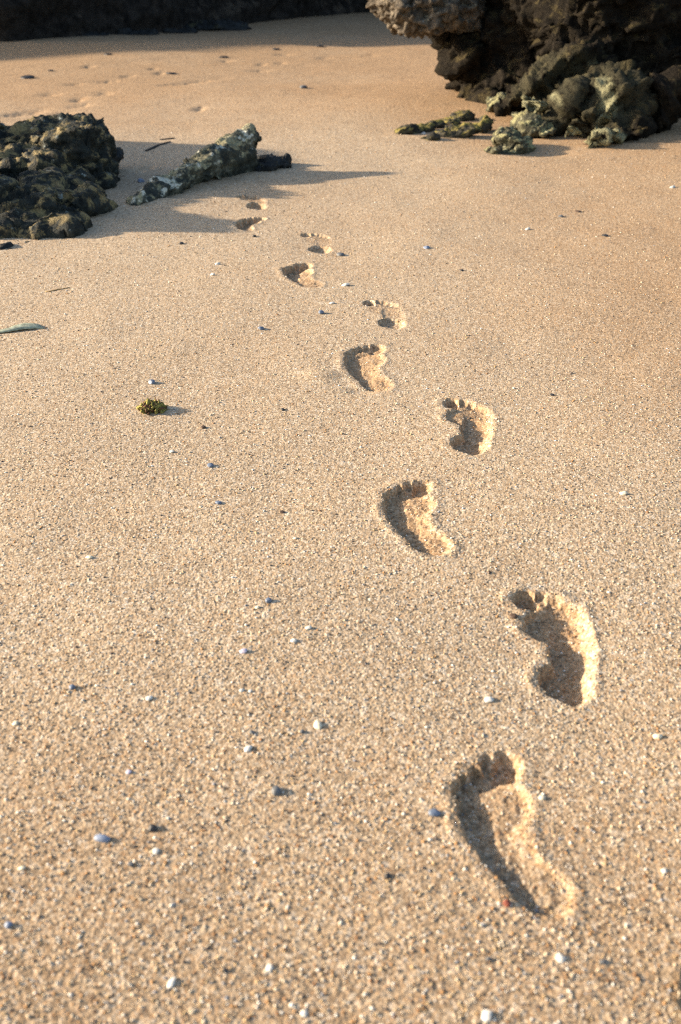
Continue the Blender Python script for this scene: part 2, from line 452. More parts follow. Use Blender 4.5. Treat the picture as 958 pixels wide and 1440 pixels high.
def make_rock(name, blobs, mat, voxel=.02, amp=.04, freq=5.0, strata=.02, sfreq=14.0, dip=R(28), seed=0, crag=.5, sm=2, label=None, cat='rock', group=None, pales=(), facet=None, origin=None):
    bm = bmesh.new()
    for b in blobs: blob(bm, *b[:2], **(b[2] if len(b) > 2 else {}))
    me = bpy.data.meshes.new(name); bm.to_mesh(me); bm.free()
    o = bpy.data.objects.new(name, me); COL.objects.link(o)
    md = o.modifiers.new('r', 'REMESH'); md.mode = 'VOXEL'; md.voxel_size = voxel
    ms = o.modifiers.new('s', 'SMOOTH'); ms.iterations = sm; ms.factor = .5
    dg = bpy.context.evaluated_depsgraph_get()
    ev = bpy.data.meshes.new_from_object(o.evaluated_get(dg))
    o.modifiers.clear(); o.data = ev; bpy.data.meshes.remove(me)
    n = len(ev.vertices)
    V = np.empty(n * 3, np.float32); ev.vertices.foreach_get('co', V); V = V.reshape(-1, 3).astype(float)
    N = np.empty(n * 3, np.float32); ev.vertices.foreach_get('normal', N); N = N.reshape(-1, 3).astype(float)
    x, y, z = V.T
    # bedding: coordinate across the layers
    w = -math.sin(dip) * x + math.cos(dip) * z + .25 * y
    w = w + .05 * vnoise3(x * 3, y * 3, z * 3, seed + 40)
    st = vnoise3(w * sfreq, x * 1.1, y * 1.1, seed + 50) + .5 * vnoise3(w * sfreq * 2.3, x * 2.3, y * 2.3, seed + 51)
    st = np.sign(st) * np.abs(st) ** .45
    facet = facet or freq * 1.1
    d = amp * .55 * fbm3(x * freq, y * freq, z * freq, 5, seed) + strata * st
    d += amp * crag * (ridge3(x * freq * 2.2, y * freq * 2.2, z * freq * 2.2, 4, seed + 9) - .6) * .6 + amp * .22 * vnoise3(x * freq * 9, y * freq * 9, z * freq * 9, seed + 70) + amp * .14 * vnoise3(x * freq * 19, y * freq * 19, z * freq * 19, seed + 71)
    # broken planar faces drawn out along the bedding
    al = math.cos(dip) * x + math.sin(dip) * z
    jx = .25 * vnoise3(x * freq, y * freq, z * freq, seed + 33)
    for sc, am in ((1.0, 1.0), (2.6, .42)):
        k_ = facet * sc
        o_, e_ = facets(al * k_ * .5 + jx, w * k_ * 1.25 + jx, y * k_ * .8, seed + 100 + int(sc))
        d += amp * am * (1.5 * o_ - .22 * sstep(.10, .0, e_))
    V2 = V + N * d[:, None]
    pale = np.zeros(n)
    for (c, r, *wt) in pales:
        q = np.linalg.norm((V - np.array(c)) / np.array(r), axis=1)
        pale = np.maximum(pale, sstep(1.25, .85, q) * (wt[0] if wt else 1))
    org = np.array(origin if origin is not None else [V2[:, 0].mean(), V2[:, 1].mean(), 0.0])
    ev.vertices.foreach_set('co', (V2 - org).astype(np.float32).ravel())
    a_ = ev.attributes.new('pale', 'FLOAT', 'POINT'); a_.data.foreach_set('value', pale.astype(np.float32))
    ev.polygons.foreach_set('use_smooth', np.ones(len(ev.polygons), bool))
    ev.materials.clear(); ev.materials.append(mat); ev.update(); ev.name = name
    o.location = org
    tag(o, label, cat, group)
    return o

def pb(px, py, Y, rx, rz, ry, **kw):
    """a lump given by its centre as seen, its distance, half sizes in pixels across and up, half depth in metres"""
    c = at(px, py, Y); m = pxm(c)
    return (tuple(c), (rx / m, ry, rz / m * 1.08), kw)

DARK = rock_material('dark weathered rock', (.004, .003, .0022), (.024, .019, .013), (.055, .043, .02), (.35, .335, .20), .45, 1.8, .85, .04, .80, .12)
NOSE = rock_material('barnacled brown rock', (.02, .016, .012), (.17, .14, .105), (.24, .20, .13), (.50, .46, .38), .3, 2.6, .8, .02, .60)
OLIVE = rock_material('algae covered rock', (.015, .015, .012), (.06, .055, .04), (.22, .18, .05), (.38, .36, .22), .7, 2.0, .8, .012, .64)
LEFTM = rock_material('green black rock with yellow lichen', (.005, .007, .007), (.036, .042, .035), (.24, .185, .085), (.32, .36, .33), .52, 2.6, .7, .02, .62)
GREYW = rock_material('pale streaked rock', (.010, .013, .011), (.055, .062, .050), (.30, .27, .16), (.58, .57, .47), .55, 1.7, .7, .012, .56)
BLACK = rock_material('wet black rock', (.006, .007, .007), (.028, .030, .030), (.05, .045, .02), (.12, .12, .1), .2, 2.0, .6, .012, .72)
PALEO = rock_material('pale olive rock', (.018, .018, .013), (.10, .095, .06), (.25, .235, .12), (.38, .37, .24), .62, 3.0, .85, .012, .58)
CLIFF = rock_material('dark cliff rock', (.006, .0055, .005), (.050, .043, .037), (.08, .065, .05), (.09, .085, .08), .4, .9, .9, .10, .70, .10)

# big craggy rock at the left edge
make_rock('boulder', [
    pb(50, 222, 4.80, 100, 44, .26, rot=R(7), p=8),
    pb(120, 226, 4.66, 38, 56, .22, rot=R(10), p=7),
    pb(-60, 235, 4.7, 90, 70, .35, p=5),
    pb(30, 262, 4.45, 84, 42, .22, rot=R(14), p=7),
    pb(100, 268, 4.36, 34, 34, .16, rot=R(14), p=6),
    pb(55, 296, 4.06, 76, 34, .17, rot=R(14), p=6),
    pb(110, 300, 4.05, 26, 24, .12, rot=R(16), p=5),
    pb(-20, 310, 3.95, 70, 44, .2, p=5),
    pb(40, 312, 3.90, 72, 34, .15, rot=R(12), p=5),
    pb(72, 330, 3.78, 44, 12, .09, rot=R(12)),
    pb(-20, 335, 3.75, 50, 20, .12),
    pb(-125, 150, 5.60, 64, 86, .46, p=3),  # out-of-view lumps from here on, added to throw the long ground shadows
    pb(-125, 200, 5.02, 70, 82, .32, p=3),
    pb(-40, 215, 5.4, 50, 30, .3, p=3),
    pb(-100, 268, 4.00, 60, 82, .22, p=3)],
    LEFTM, .010, .030, 6.0, .020, 12.0, R(20), 3, .8, 1, facet=3.4,
    label='big craggy green black boulder with yellow lichen cut off by the left edge')
make_rock('rock', [pb(158, 220, 4.95, 15, 11, .07), pb(148, 224, 4.9, 18, 10, .08)], BLACK, .008, .012, 14, .006, 30, R(20), 5,
          label='small black rock against the right side of the big lichen covered boulder', group='dark rocks near the left boulder')
make_rock('rock', [pb(6, 352, 3.52, 15, 9, .06)], BLACK, .007, .01, 16, .004, 30, R(20), 6,
          label='small black rock below the big boulder, right on the left picture edge', group='dark rocks near the left boulder')
make_rock('rock', [pb(39, 347, 3.60, 10, 5, .03)], BLACK, .004, .004, 18, .002, 30, R(20), 8,
          label='flat dark stone beneath the big boulder, second stone from the left edge', group='dark rocks near the left boulder')
# long fin of rock
def fin():
    bl = []
    key = [((192, 290), .028, .040), ((215, 281), .036, .060), ((243, 272), .050, .070), ((262, 265), .095, .050), ((292, 256), .120, .055), ((318, 248), .145, .055), ((338, 244), .170, .055), ((350, 241), .185, .045)]
    for a_, b_ in zip(key, key[1:]):
        for f in (0, .33, .66):
            g = ground(a_[0][0] * (1 - f) + b_[0][0] * f, a_[0][1] * (1 - f) + b_[0][1] * f)
            hh = a_[1] * (1 - f) + b_[1] * f; w = a_[2] * (1 - f) + b_[2] * f
            bl.append(((g[0], g[1] + w * .8, hh * .42), (w * 1.5, w * 1.0, hh * .55), dict(rot=R(20), p=4, yaw=R(55))))
    g = ground(356, 240)
    bl.append(((g[0] - .01, g[1] + .03, .162), (.05, .055, .035), dict(p=3.5)))
    return bl
make_rock('rock', fin(), GREYW, .007, .010, 9, .010, 18, R(35), 12, .8, facet=6.0,
          label='long narrow pale streaked rock fin rising from the sand right of the boulder')
make_rock('rock', [pb(372, 231, 5.05, 24, 9, .10), pb(396, 229, 5.10, 14, 7, .07), pb(352, 234, 5.0, 14, 7, .06)], BLACK, .008, .014, 14, .006, 30, R(10), 15, .8,
          label='low jagged black rock at the right foot of the long rock fin', group='dark rocks near the left boulder')

# great overhanging rock at the right, with its pale lumps
pale_l = [pb(752, 150, 6.10, 20, 12, .10, rot=R(75), p=4), pb(850, 150, 6.00, 24, 10, .12, rot=R(70), p=4), pb(700, 143, 6.9, 17, 13, .10),
          pb(800, 135, 6.20, 26, 15, .12, rot=R(60), p=4), pb(846, 193, 5.66, 28, 12, .10, rot=R(15), p=4), pb(808, 186, 5.72, 12, 6, .05, rot=R(70), p=4)]
pale_c = [(pale_l[0][0], (.07, .16, .14)), (pale_l[1][0], (.06, .14, .13)), (pale_l[4][0], (.13, .14, .07)), (pale_l[5][0], (.05, .08, .07)), (tuple(at(616, 125, 7.5)), (.05, .35, .12)),
          (tuple(at(795, 120, 6.05)), (.03, .12, .12)), (tuple(at(800, 135, 6.15)), (.40, .5, .20), .13)]
make_rock('overhanging_rock', [
    pb(650, 0, 7.70, 26, 70, .20, p=4),
    pb(712, 105, 7.55, 80, 54, .22, p=7, rot=R(4)),
    pb(720, 30, 7.80, 90, 110, .30, rot=R(20), p=5),
    pb(800, 35, 7.50, 160, 80, .45, rot=R(26), p=5),
    pb(820, -90, 7.7, 230, 130, .70, rot=R(20), p=4.5),
    pb(960, -40, 7.0, 220, 80, .50, rot=R(24), p=4.5),
    pb(1100, -150, 7.9, 260, 260, .9, p=3),
    pb(850, 105, 6.85, 130, 46, .40, rot=R(30), p=4.5),
    pb(790, 125, 6.55, 70, 36, .30, rot=R(38), p=4),
    pb(850, 150, 6.15, 62, 36, .25, rot=R(20), p=4),
    pb(880, 175, 5.95, 26, 30, .16, rot=R(60), p=3.6),
    pb(960, 70, 7.2, 130, 90, .40, rot=R(25), p=4),
    pb(960, 125, 7.0, 90, 50, .35, p=4),
    pb(1080, 120, 7.3, 110, 110, .5, p=3),
    pb(668, 156, 7.20, 28, 12, .12, rot=R(12)),
    pb(755, 112, 6.60, 70, 8, .14, rot=R(34), p=5), pb(790, 158, 6.10, 42, 7, .09, rot=R(48), p=5), pb(830, 118, 6.50, 66, 7, .12, rot=R(32), p=5),
    pb(868, 188, 5.80, 42, 10, .12, rot=R(24), p=5), pb(905, 150, 6.25, 52, 12, .16, rot=R(36), p=5), pb(822, 165, 5.95, 34, 6, .08, rot=R(60), p=5), pb(775, 135, 6.30, 30, 6, .10, rot=R(60), p=5)] + [pale_l[i] for i in (0, 1, 3, 4, 5)],
    DARK, .017, .065, 4.6, .050, 8.5, R(32), 21, .8, 1, facet=2.6,
    label='huge dark layered rock overhanging the sand at the top right', pales=pale_c)
make_rock('overhanging_rock', [pb(583, -6, 7.45, 66, 46, .30, p=3.4), pb(640, -10, 7.6, 50, 50, .30, p=3), pb(600, -90, 7.6, 60, 60, .4, p=3)], NOSE, .012, .030, 9, .010, 14, R(10), 33, 1.2,
          label='sunlit grainy brown snout of rock hanging over the sand at the top centre')
make_rock('rock', [pb(701, 145, 6.85, 19, 13, .12, p=2.6)], PALEO, .007, .015, 10, .012, 20, R(20), 41,
          label='rounded olive rock tucked under the dark overhang, above the half buried slab', group='pale olive rocks below the overhang')
make_rock('rock', [pb(722, 205, 5.55, 22, 13, .09, rot=R(-8), p=2.6), pb(700, 213, 5.50, 18, 8, .08), pb(735, 210, 5.6, 12, 11, .08), pb(715, 195, 5.66, 16, 10, .07)], PALEO, .007, .017, 11, .012, 22, R(20), 44, .9,
          label='pale olive flat topped rock alone on sand, nearest rock below the overhang', group='pale olive rocks below the overhang')
make_rock('rock', [pb(738, 172, 6.15, 16, 10, .08, rot=R(20)), pb(750, 180, 6.0, 15, 10, .08), pb(768, 184, 5.95, 16, 6, .06)], PALEO, .007, .016, 12, .012, 22, R(20), 47, .9,
          label='jagged pale olive rock between the lone flat topped rock and the overhang', group='pale olive rocks below the overhang')
make_rock('rock', [pb(727, 162, 6.4, 8, 5, .05)], PALEO, .006, .008, 14, .003, 22, R(20), 48,
          label='tiny olive stone just behind the jagged pale rock under the overhang', group='pale olive rocks below the overhang')
make_rock('rock', [pb(638, 189, 5.95, 38, 9, .09, rot=R(14)), pb(672, 178, 6.15, 20, 9, .08, rot=R(10)), pb(605, 196, 5.85, 14, 5, .05), pb(685, 172, 6.2, 11, 9, .06)], OLIVE, .009, .014, 12, .007, 24, R(16), 51, .8,
          label='long half buried green slab with a pale broken right end')
make_rock('rock', [pb(568, 186, 6.05, 14, 7, .06, rot=R(8)), pb(581, 184, 6.10, 13, 6, .05), pb(604, 180, 6.2, 13, 6, .05), pb(632, 173, 6.45, 16, 7, .07), pb(592, 181, 6.15, 16, 5, .04, rot=R(12)), pb(615, 176, 6.3, 14, 5, .05, rot=R(12)), pb(650, 166, 6.6, 22, 8, .08, rot=R(14))], OLIVE, .007, .009, 14, .005, 24, R(16), 54, .9,
          label='thin sliver of pale rock barely showing above the sand, leftmost below the overhang')
make_rock('rock', [((.352 + .028, .608, .012), (.050, .060, .038), {})], BLACK, .004, .002, 30, .001, 60, 0, 60,
          label='dark stone cut off by the bottom right picture edge')

# ------------------------------------------------------------------ the cliff at the back
def build_cliff():
    base = np.array([(-30, 4), (-19, 7.0), (-13, 11.2), (-9, 13.4), (-6.5, 13.5), (-3.9, 12.9), (-2.6, 14.6), (-1.4, 16.6), (-.6, 18.5), (.3, 20.0), (2.0, 21.0), (5, 20.5), (9, 19), (14, 16), (20, 12)], float)
    top = [3.4, 3.3, 3.0, 3.0, 3.2, 3.9, 4.2, 4.5, 5, 5, 5.2, 5.5, 5.5, 5.5, 5.5]
    seg = np.r_[0, np.cumsum(np.linalg.norm(np.diff(base, axis=0), axis=1))]
    n = 900; t = np.linspace(0, seg[-1], n)
    bx, by, bt = np.interp(t, seg, base[:, 0]), np.interp(t, seg, base[:, 1]), np.interp(t, seg, top)
    tx, ty = np.gradient(bx), np.gradient(by); l = np.hypot(tx, ty)
    nx, ny = ty / l, -tx / l                      # outward (towards the beach)
    m = 130; sv = np.linspace(0, 1, m)
    zz = -.3 + (bt[None, :] + .3) * np.minimum(sv, .8)[:, None] / .8
    back = .18 * np.maximum(zz, 0) + 6 * np.maximum(sv - .8, 0)[:, None] * 3
    X = bx[None] - nx[None] * back; Y = by[None] - ny[None] * back; Z = zz
    w = Z * .9 - (X * .35)
    d = .35 * fbm3(X * .8, Y * .8, Z * .8, 6, 3) + .22 * vnoise3(w * 3.5, X * .4, Y * .4, 8) + .10 * vnoise3(w * 9, X, Y, 9) + .12 * ridge3(X * 2, Y * 2, Z * 2, 4, 12)
    d = d * (.35 + .65 * sstep(0, .9, Z))
    X = X + nx[None] * d; Y = Y + ny[None] * d; Z = Z + .10 * fbm3(X * 2, Y * 2, Z * 0 + 2, 4, 17) * (sv[:, None] > .75)
    V = np.stack([X.ravel(), Y.ravel(), Z.ravel()], 1)
    i = np.arange(m - 1)[:, None] * n + np.arange(n - 1)[None]
    Q = np.stack([i, i + 1, i + n + 1, i + n], -1).reshape(-1, 4)
    o = mesh_np('cliff', V, Q, CLIFF, True, {'pale': np.zeros(len(V))})
    tag(o, 'dark shaded cliff across the back of the beach at the top left', 'cliff')
build_cliff()
FL = [((125, 52), .26, .05, 61, 'dark flake of rock at the cliff foot, leftmost of those lying before the cliff'),
      ((185, 50), .30, .05, 62, 'long low dark rock at the cliff foot above the picture\'s left quarter'),
      ((252, 47), .22, .04, 63, 'small dark rock at the cliff foot, third from the left'),
      ((300, 42), .50, .07, 64, 'longest dark rock lying along the cliff foot, left of the shaded gap')]
for (px, py), L, h_, sd, lab in FL:
    g = ground(px, py)
    make_rock('rock', [((g[0], g[1], h_ * .3), (L, L * .45, h_), {}), ((g[0] + L * .5, g[1] + .1, h_ * .3), (L * .6, L * .4, h_ * .8), {})], BLACK, .02, .03, 6, .01, 14, R(10), sd, label=lab, group='rocks at the cliff foot')

# ------------------------------------------------------------------ pebbles and shells
PM = {
    'blue': plain_material('blue grey pebble', (.14, .175, .24), .15, .5),
    'paleblue': plain_material('pale blue grey pebble', (.22, .265, .36), .12, .5),
    'grey': plain_material('grey pebble', (.13, .135, .14), .25, .55),
    'dark': plain_material('dark pebble', (.035, .034, .035), .3, .5),
    'white': plain_material('white shell', (.66, .63, .56), .08, .45),
    'cream': plain_material('cream shell', (.72, .64, .47), .1, .5),
    'lilac': plain_material('lilac shell', (.50, .46, .56), .25, .5),
    'red': plain_material('red stone', (.22, .055, .03), .3, .6),
    'brown': plain_material('brown pebble', (.09, .055, .035), .3, .6),
}
def stone(px, py, w, h, kind, label, group, name='pebble', cat='pebble', flat=.75, seed=0, lift=.36, tilt=0.0, yaw=0.0, sub=3):
    g = on_ground(px, py); m = pxm(g)
    w, h = w * .85, h * .85
    rx = w / m / 2; se = H / math.hypot(g[1], H); ry = min(1.1 * rx, max(.4 * rx, .72 * h / m / 2 / se)); rz = min(h / m / 2 * flat, rx * .8)
    bm = bmesh.new(); bmesh.ops.create_icosphere(bm, subdivisions=sub, radius=1.0)
    V = np.array([v.co[:] for v in bm.verts])
    r2 = np.random.default_rng(seed + int(px) * 7 + int(py))
    off = r2.uniform(0, 50, 3)
    # cut a few random facets so that it reads as a broken pebble
    for _ in range(7):
        d = r2.normal(size=3); d /= np.linalg.norm(d)
        k = V @ d; lim = r2.uniform(.62, .9)
        V = V - np.outer(np.maximum(k - lim, 0) * .85, d)
    V *= (1 + .10 * vnoise3(V[:, 0] * 1.6 + off[0], V[:, 1] * 1.6 + off[1], V[:, 2] * 1.6 + off[2]))[:, None]
    V = V * np.array([rx, ry, rz])
    M = np.array(Matrix.Rotation(yaw, 3, 'Z') @ Matrix.Rotation(tilt, 3, 'Y'))
    V = V @ M.T
    for v, c in zip(bm.verts, V): v.co = c
    for f in bm.faces: f.smooth = True
    me = bpy.data.meshes.new(name); bm.to_mesh(me); bm.free(); me.materials.append(PM[kind])
    o = bpy.data.objects.new(name, me); COL.objects.link(o)
    o.location = (g[0], g[1], g[2] + rz * (1 - 2 * lift) + .0008)
    return tag(o, label, cat, group)

def shell(px, py, w, h, kind, label, group='white shell pieces', seed=0, yaw=0.0, tilt=.35):
    """a thin curved chip of shell with an uneven outline, lying tilted on the sand"""
    g = on_ground(px, py); m = pxm(g); w, h = w * .88, h * .88; rx = w / m / 2; ry = max(h / m * .62, rx * .6)
    r2 = np.random.default_rng(seed + int(px) * 3 + int(py))
    n = 16; ring = []
    k = [1 + r2.uniform(-.16, .14) for _ in range(n)]
    bm = bmesh.new(); rows = []
    for lay in (0, 1):
        for q in (.0001, .5, .8, 1.0):
            rr = []
            for i in range(n):
                a = 2 * math.pi * i / n
                x, y = math.cos(a) * q * k[i], math.sin(a) * q * k[i]
                z = (1 - q * q) * .42 * rx - (.16 * rx if lay else 0) * (1 - .6 * q)
                rr.append(bm.verts.new((x * rx, y * ry, z)))
            rows.append(rr)
    for L in (0, 1):
        for q in range(3):
            A, B = rows[L * 4 + q], rows[L * 4 + q + 1]
            for i in range(n):
                f = (A[i], B[i], B[(i + 1) % n], A[(i + 1) % n])
                bm.faces.new(f if L == 0 else f[::-1])
    A, B = rows[3], rows[7]
    for i in range(n): bm.faces.new((A[i], B[i], B[(i + 1) % n], A[(i + 1) % n]))
    bmesh.ops.remove_doubles(bm, verts=bm.verts, dist=1e-5 * rx / .005 * 10)
    bmesh.ops.recalc_face_normals(bm, faces=bm.faces)
    for f in bm.faces: f.smooth = True
    me = bpy.data.meshes.new('shell'); bm.to_mesh(me); bm.free(); me.materials.append(PM[kind])
    o = bpy.data.objects.new('shell', me); COL.objects.link(o)
    o.location = (g[0], g[1], g[2] + .0012 + .12 * rx); o.rotation_euler = (r2.uniform(.0, .3), -tilt * r2.uniform(.3, 1), yaw + r2.uniform(-.6, .6))
    return tag(o, label, 'shell', group)

GP = 'pebbles scattered on the sand'
for a in [
    (144, 1181, 29, 15, 'paleblue', 'largest pale blue grey oblong pebble in the lower left foreground'),
    (215, 1167, 16, 17, 'dark', 'small black angular pebble right of the large pale blue grey one'),
    (389, 1114, 18, 19, 'grey', 'round grey pebble with a dark right side below the two white shells'),
    (13, 1302, 14, 19, 'paleblue', 'upright pale pebble near the left edge in the foreground'),
    (184, 1217, 12, 11, 'grey', 'small dull grey pebble below the black angular pebble'),
    (611, 1145, 22, 15, 'blue', 'blue grey stone stuck in the left edge of the nearest footprint'),
    (713, 1272, 13, 15, 'red', 'red brown stone in the heel of the nearest footprint'),
    (545, 1233, 11, 12, 'dark', 'small dark pebble left of the nearest footprint heel'),
    (102, 968, 12, 10, 'blue', 'small blue grey pebble alone in the left middle foreground'),
    (378, 846, 12, 10, 'blue', 'blue grey pebble above the lilac shell'),
    (307, 708, 13, 7, 'blue', 'flat blue grey pebble level with the crescent footprint'),
    (296, 656, 11, 11, 'blue', 'pointed blue grey pebble lower right of the green moss clump'),
    (286, 602, 9, 6, 'brown', 'tiny dark brown pebble right of the green moss clump'),
    (214, 539, 12, 13, 'blue', 'pointed blue grey pebble just above the green moss clump'),
    (397, 721, 9, 6, 'brown', 'tiny brown pebble midway between flat blue pebble and crescent footprint'),
    (398, 577, 7, 5, 'dark', 'tiny black fragment left of the footprint with pushed up sand'),
    (367, 463, 11, 10, 'blue', 'round blue grey pebble, left one of a pair above the picture centre'),
    (452, 441, 10, 9, 'blue', 'round blue grey pebble, right one of a pair beside the toe mark footprint'),
    (479, 359, 14, 7, 'grey', 'grey pebble right of the small footprint with two dark holes'),
    (600, 349, 12, 6, 'paleblue', 'pale blue grey pebble alone right of the footprint trail'),
    (851, 332, 12, 5, 'dark', 'tiny black pebble in the right part of the beach'),
    (649, 381, 7, 5, 'dark', 'tiny dark pebble below the lone pale blue grey one'),
    (199, 256, 12, 11, 'paleblue', 'pale blue pebble in the shade between boulder and rock fin'),
    (427, 124, 14, 8, 'grey', 'grey stone on the far sunlit sand in the top middle'),
    (776, 556, 8, 5, 'dark', 'tiny dark chip right of the five toed footprint'),
    (688, 806, 7, 6, 'brown', 'tiny brown pebble right of the crescent footprint heel'),
    (255, 343, 9, 5, 'dark', 'tiny dark pebble just beyond the big shadow edge'),
    (813, 298, 11, 4, 'brown', 'tiny brown flake above the black pebble at right'),
    (789, 305, 9, 5, 'grey', 'tiny grey chip left of the brown flake at right'),
    (358, 333, 7, 5, 'dark', 'tiny dark crumb between the trail and the shadow edge'),
    (688, 1350, 12, 9, 'grey', 'dull grey pebble right of the nearest footprint heel, near the bottom'),
    (317, 1366, 11, 10, 'dark', 'dark pebble left of the lowest white shell near the bottom'),
    (848, 1354, 12, 10, 'grey', 'grey pebble right of the white shell in the bottom right corner'),
    (355, 1031, 10, 8, 'grey', 'grey pebble just above the broken white shell'),
    (425, 1030, 9, 8, 'grey', 'grey pebble left of the oval cream shell'),
    (722, 868, 16, 10, 'brown', 'crumb of brown sandstone left of the big toe mark'),
]:
    stone(a[0], a[1], a[2], a[3], a[4], a[5], GP, yaw=random.uniform(-.5, .5), flat=.9)
for a in [
    (447, 1021, 14, 16, 'cream', 'oval cream shell chip standing in the foreground sand'),
    (349, 1054, 12, 14, 'white', 'broken white shell chip left of the oval cream one'),
    (413, 902, 11, 8, 'white', 'small round white shell right of the lilac shell'),
    (434, 884, 12, 7, 'white', 'small flat white shell above the round white one'),
    (342, 917, 15, 9, 'lilac', 'lilac and white shell fragment below the blue grey pebble'),
    (210, 983, 12, 9, 'white', 'pale shell chip right of the lone blue grey pebble'),
    (126, 785, 13, 6, 'cream', 'flat cream shell alone in the left middle of the beach'),
    (687, 985, 16, 11, 'white', 'smooth white pebble like shell left of the nearest right footprint'),
    (876, 695, 14, 6, 'cream', 'flat cream shell right of the footprints in the middle distance'),
    (788, 1350, 15, 15, 'white', 'white shell below the nearest footprint, right of its heel'),
    (684, 1430, 19, 18, 'white', 'largest white shell at the bottom edge of the picture'),
    (241, 1384, 13, 17, 'white', 'white shell standing upright near the bottom left'),
    (379, 1363, 12, 12, 'white', 'small white shell in the bottom middle foreground'),
    (428, 1427, 12, 11, 'white', 'small white shell at the bottom edge left of the largest'),
    (486, 402, 14, 6, 'white', 'white shell between the oval smudge and the toe mark footprints'),
    (467, 427, 9, 4, 'white', 'tiny white chip right of the right pebble of the pair'),
    (742, 323, 10, 5, 'white', 'white shell chip right of the trail in the upper distance'),
    (946, 264, 11, 5, 'white', 'white shell chip at the right edge below the overhang shadow'),
    (144, 264, 8, 5, 'white', 'white chip in shade beside the big boulder'),
    (596, 188, 7, 6, 'white', 'white chip lying against the thin sliver of rock'),
    (340, 972, 9, 6, 'white', 'tiny white chip in a row of three above the broken shell, left end'),
    (352, 973, 7, 5, 'white', 'tiny white chip at the right end of the row of three'),
    (219, 1198, 14, 10, 'white', 'pair of white chips merged below the black angular pebble'),
    (31, 1222, 12, 8, 'cream', 'cream chip above the upright pebble by the left edge'),
    (362, 855, 8, 6, 'cream', 'cream chip just left of the blue grey pebble'),
    (306, 372, 10, 5, 'white', 'pale chip left of the oval smudge footprint'),
    (299, 387, 10, 5, 'white', 'pale chip second left of the oval smudge footprint'),
    (242, 636, 9, 5, 'white', 'tiny white chip below the moss clump'),
    (22, 1018, 10, 8, 'cream', 'cream chip at the left edge in the middle foreground'),
    (181, 1087, 10, 7, 'lilac', 'lilac chip above the largest pale blue pebble'),
    (762, 1123, 11, 9, 'cream', 'cream chip right of the nearest footprint toes'),
    (415, 758, 8, 5, 'cream', 'tiny cream chip left of the crescent footprint'),
    (925, 1037, 16, 8, 'cream', 'cream shell chip near the right edge, level with the nearest footprint'),
    (934, 1226, 10, 8, 'white', 'white chip near the right edge in the lower foreground'),
]:
    shell(a[0], a[1], a[2], a[3], a[4], a[5])

# far dark flotsam
for k, (px, py, w, h, lab) in enumerate([(40, 110, 24, 9, 'dark triangular stone on the far sunlit sand at the left'), (240, 104, 20, 6, 'dark ragged scrap on the far sand left of centre'),
        (72, 100, 12, 4, 'thin dark scrap right of the far triangular stone'), (388, 70, 14, 5, 'dark pebble at the far edge of the sunlit sand'),
        (152, 77, 14, 5, 'dark stone in the far shade near the cliff, left'), (450, 66, 14, 6, 'dark stone in the far shade left of the snout'), (280, 153, 14, 5, 'dark flat stone on the far sand above the rock fin'),
        (314, 81, 18, 5, 'dark flat stone right at the far shadow edge')]):
    stone(px, py, w, h, 'dark', lab, 'dark stones far up the beach', name='stone', cat='stone', seed=k, flat=.8)

# ------------------------------------------------------------------ moss clump, green scrap, straw, dark driftwood
def moss():
    g = on_ground(214, 577); m = pxm(g); R0 = 19 / m
    r2 = np.random.default_rng(4)
    VV, FF, CC = [], [], []
    n = 0
    for k in range(420):
        d = r2.normal(size=3); d[2] = abs(d[2]) * .9; d /= np.linalg.norm(d)
        c = d * R0 * r2.uniform(.35, 1.0) * np.array([1, .8, .66])
        for _ in range(1):
            r = R0 * r2.uniform(.10, .20)
            ax = r2.normal(size=(6, 3)); ax /= np.linalg.norm(ax, axis=1)[:, None]
            P6 = np.array([[1, 0, 0], [-1, 0, 0], [0, 1, 0], [0, -1, 0], [0, 0, 1], [0, 0, -1]], float) + ax * .35
            st_ = r2.normal(size=3); st_ /= np.linalg.norm(st_)
            P6 = P6 * .75 + np.outer(P6 @ st_, st_) * 1.3
            VV.append(c + P6 * r); 
            FF += [[n + a, n + b, n + e] for a, b, e in ((0, 2, 4), (2, 1, 4), (1, 3, 4), (3, 0, 4), (2, 0, 5), (1, 2, 5), (3, 1, 5), (0, 3, 5))]
            t = r2.random(); col = np.array([.27, .23, .055]) * (.45 + .8 * t) if t > .25 else np.array([.12, .06, .025])
            CC += [[*col, 1]] * 6; n += 6
    s = NT('yellow green moss'); a = s.n('ShaderNodeAttribute', attribute_name='tint'); s.l(a.outputs['Color'], s.b.inputs['Base Color']); s.b.inputs['Roughness'].default_value = .9
    o = mesh_np('moss_clump', np.concatenate(VV), np.array(FF), s.m, False, None, {'tint': np.array(CC)})
    o.location = (g[0], g[1], g[2] + .001)
    tag(o, 'small yellow green moss clump on the sand below a blue grey pebble', 'moss clump')
moss()

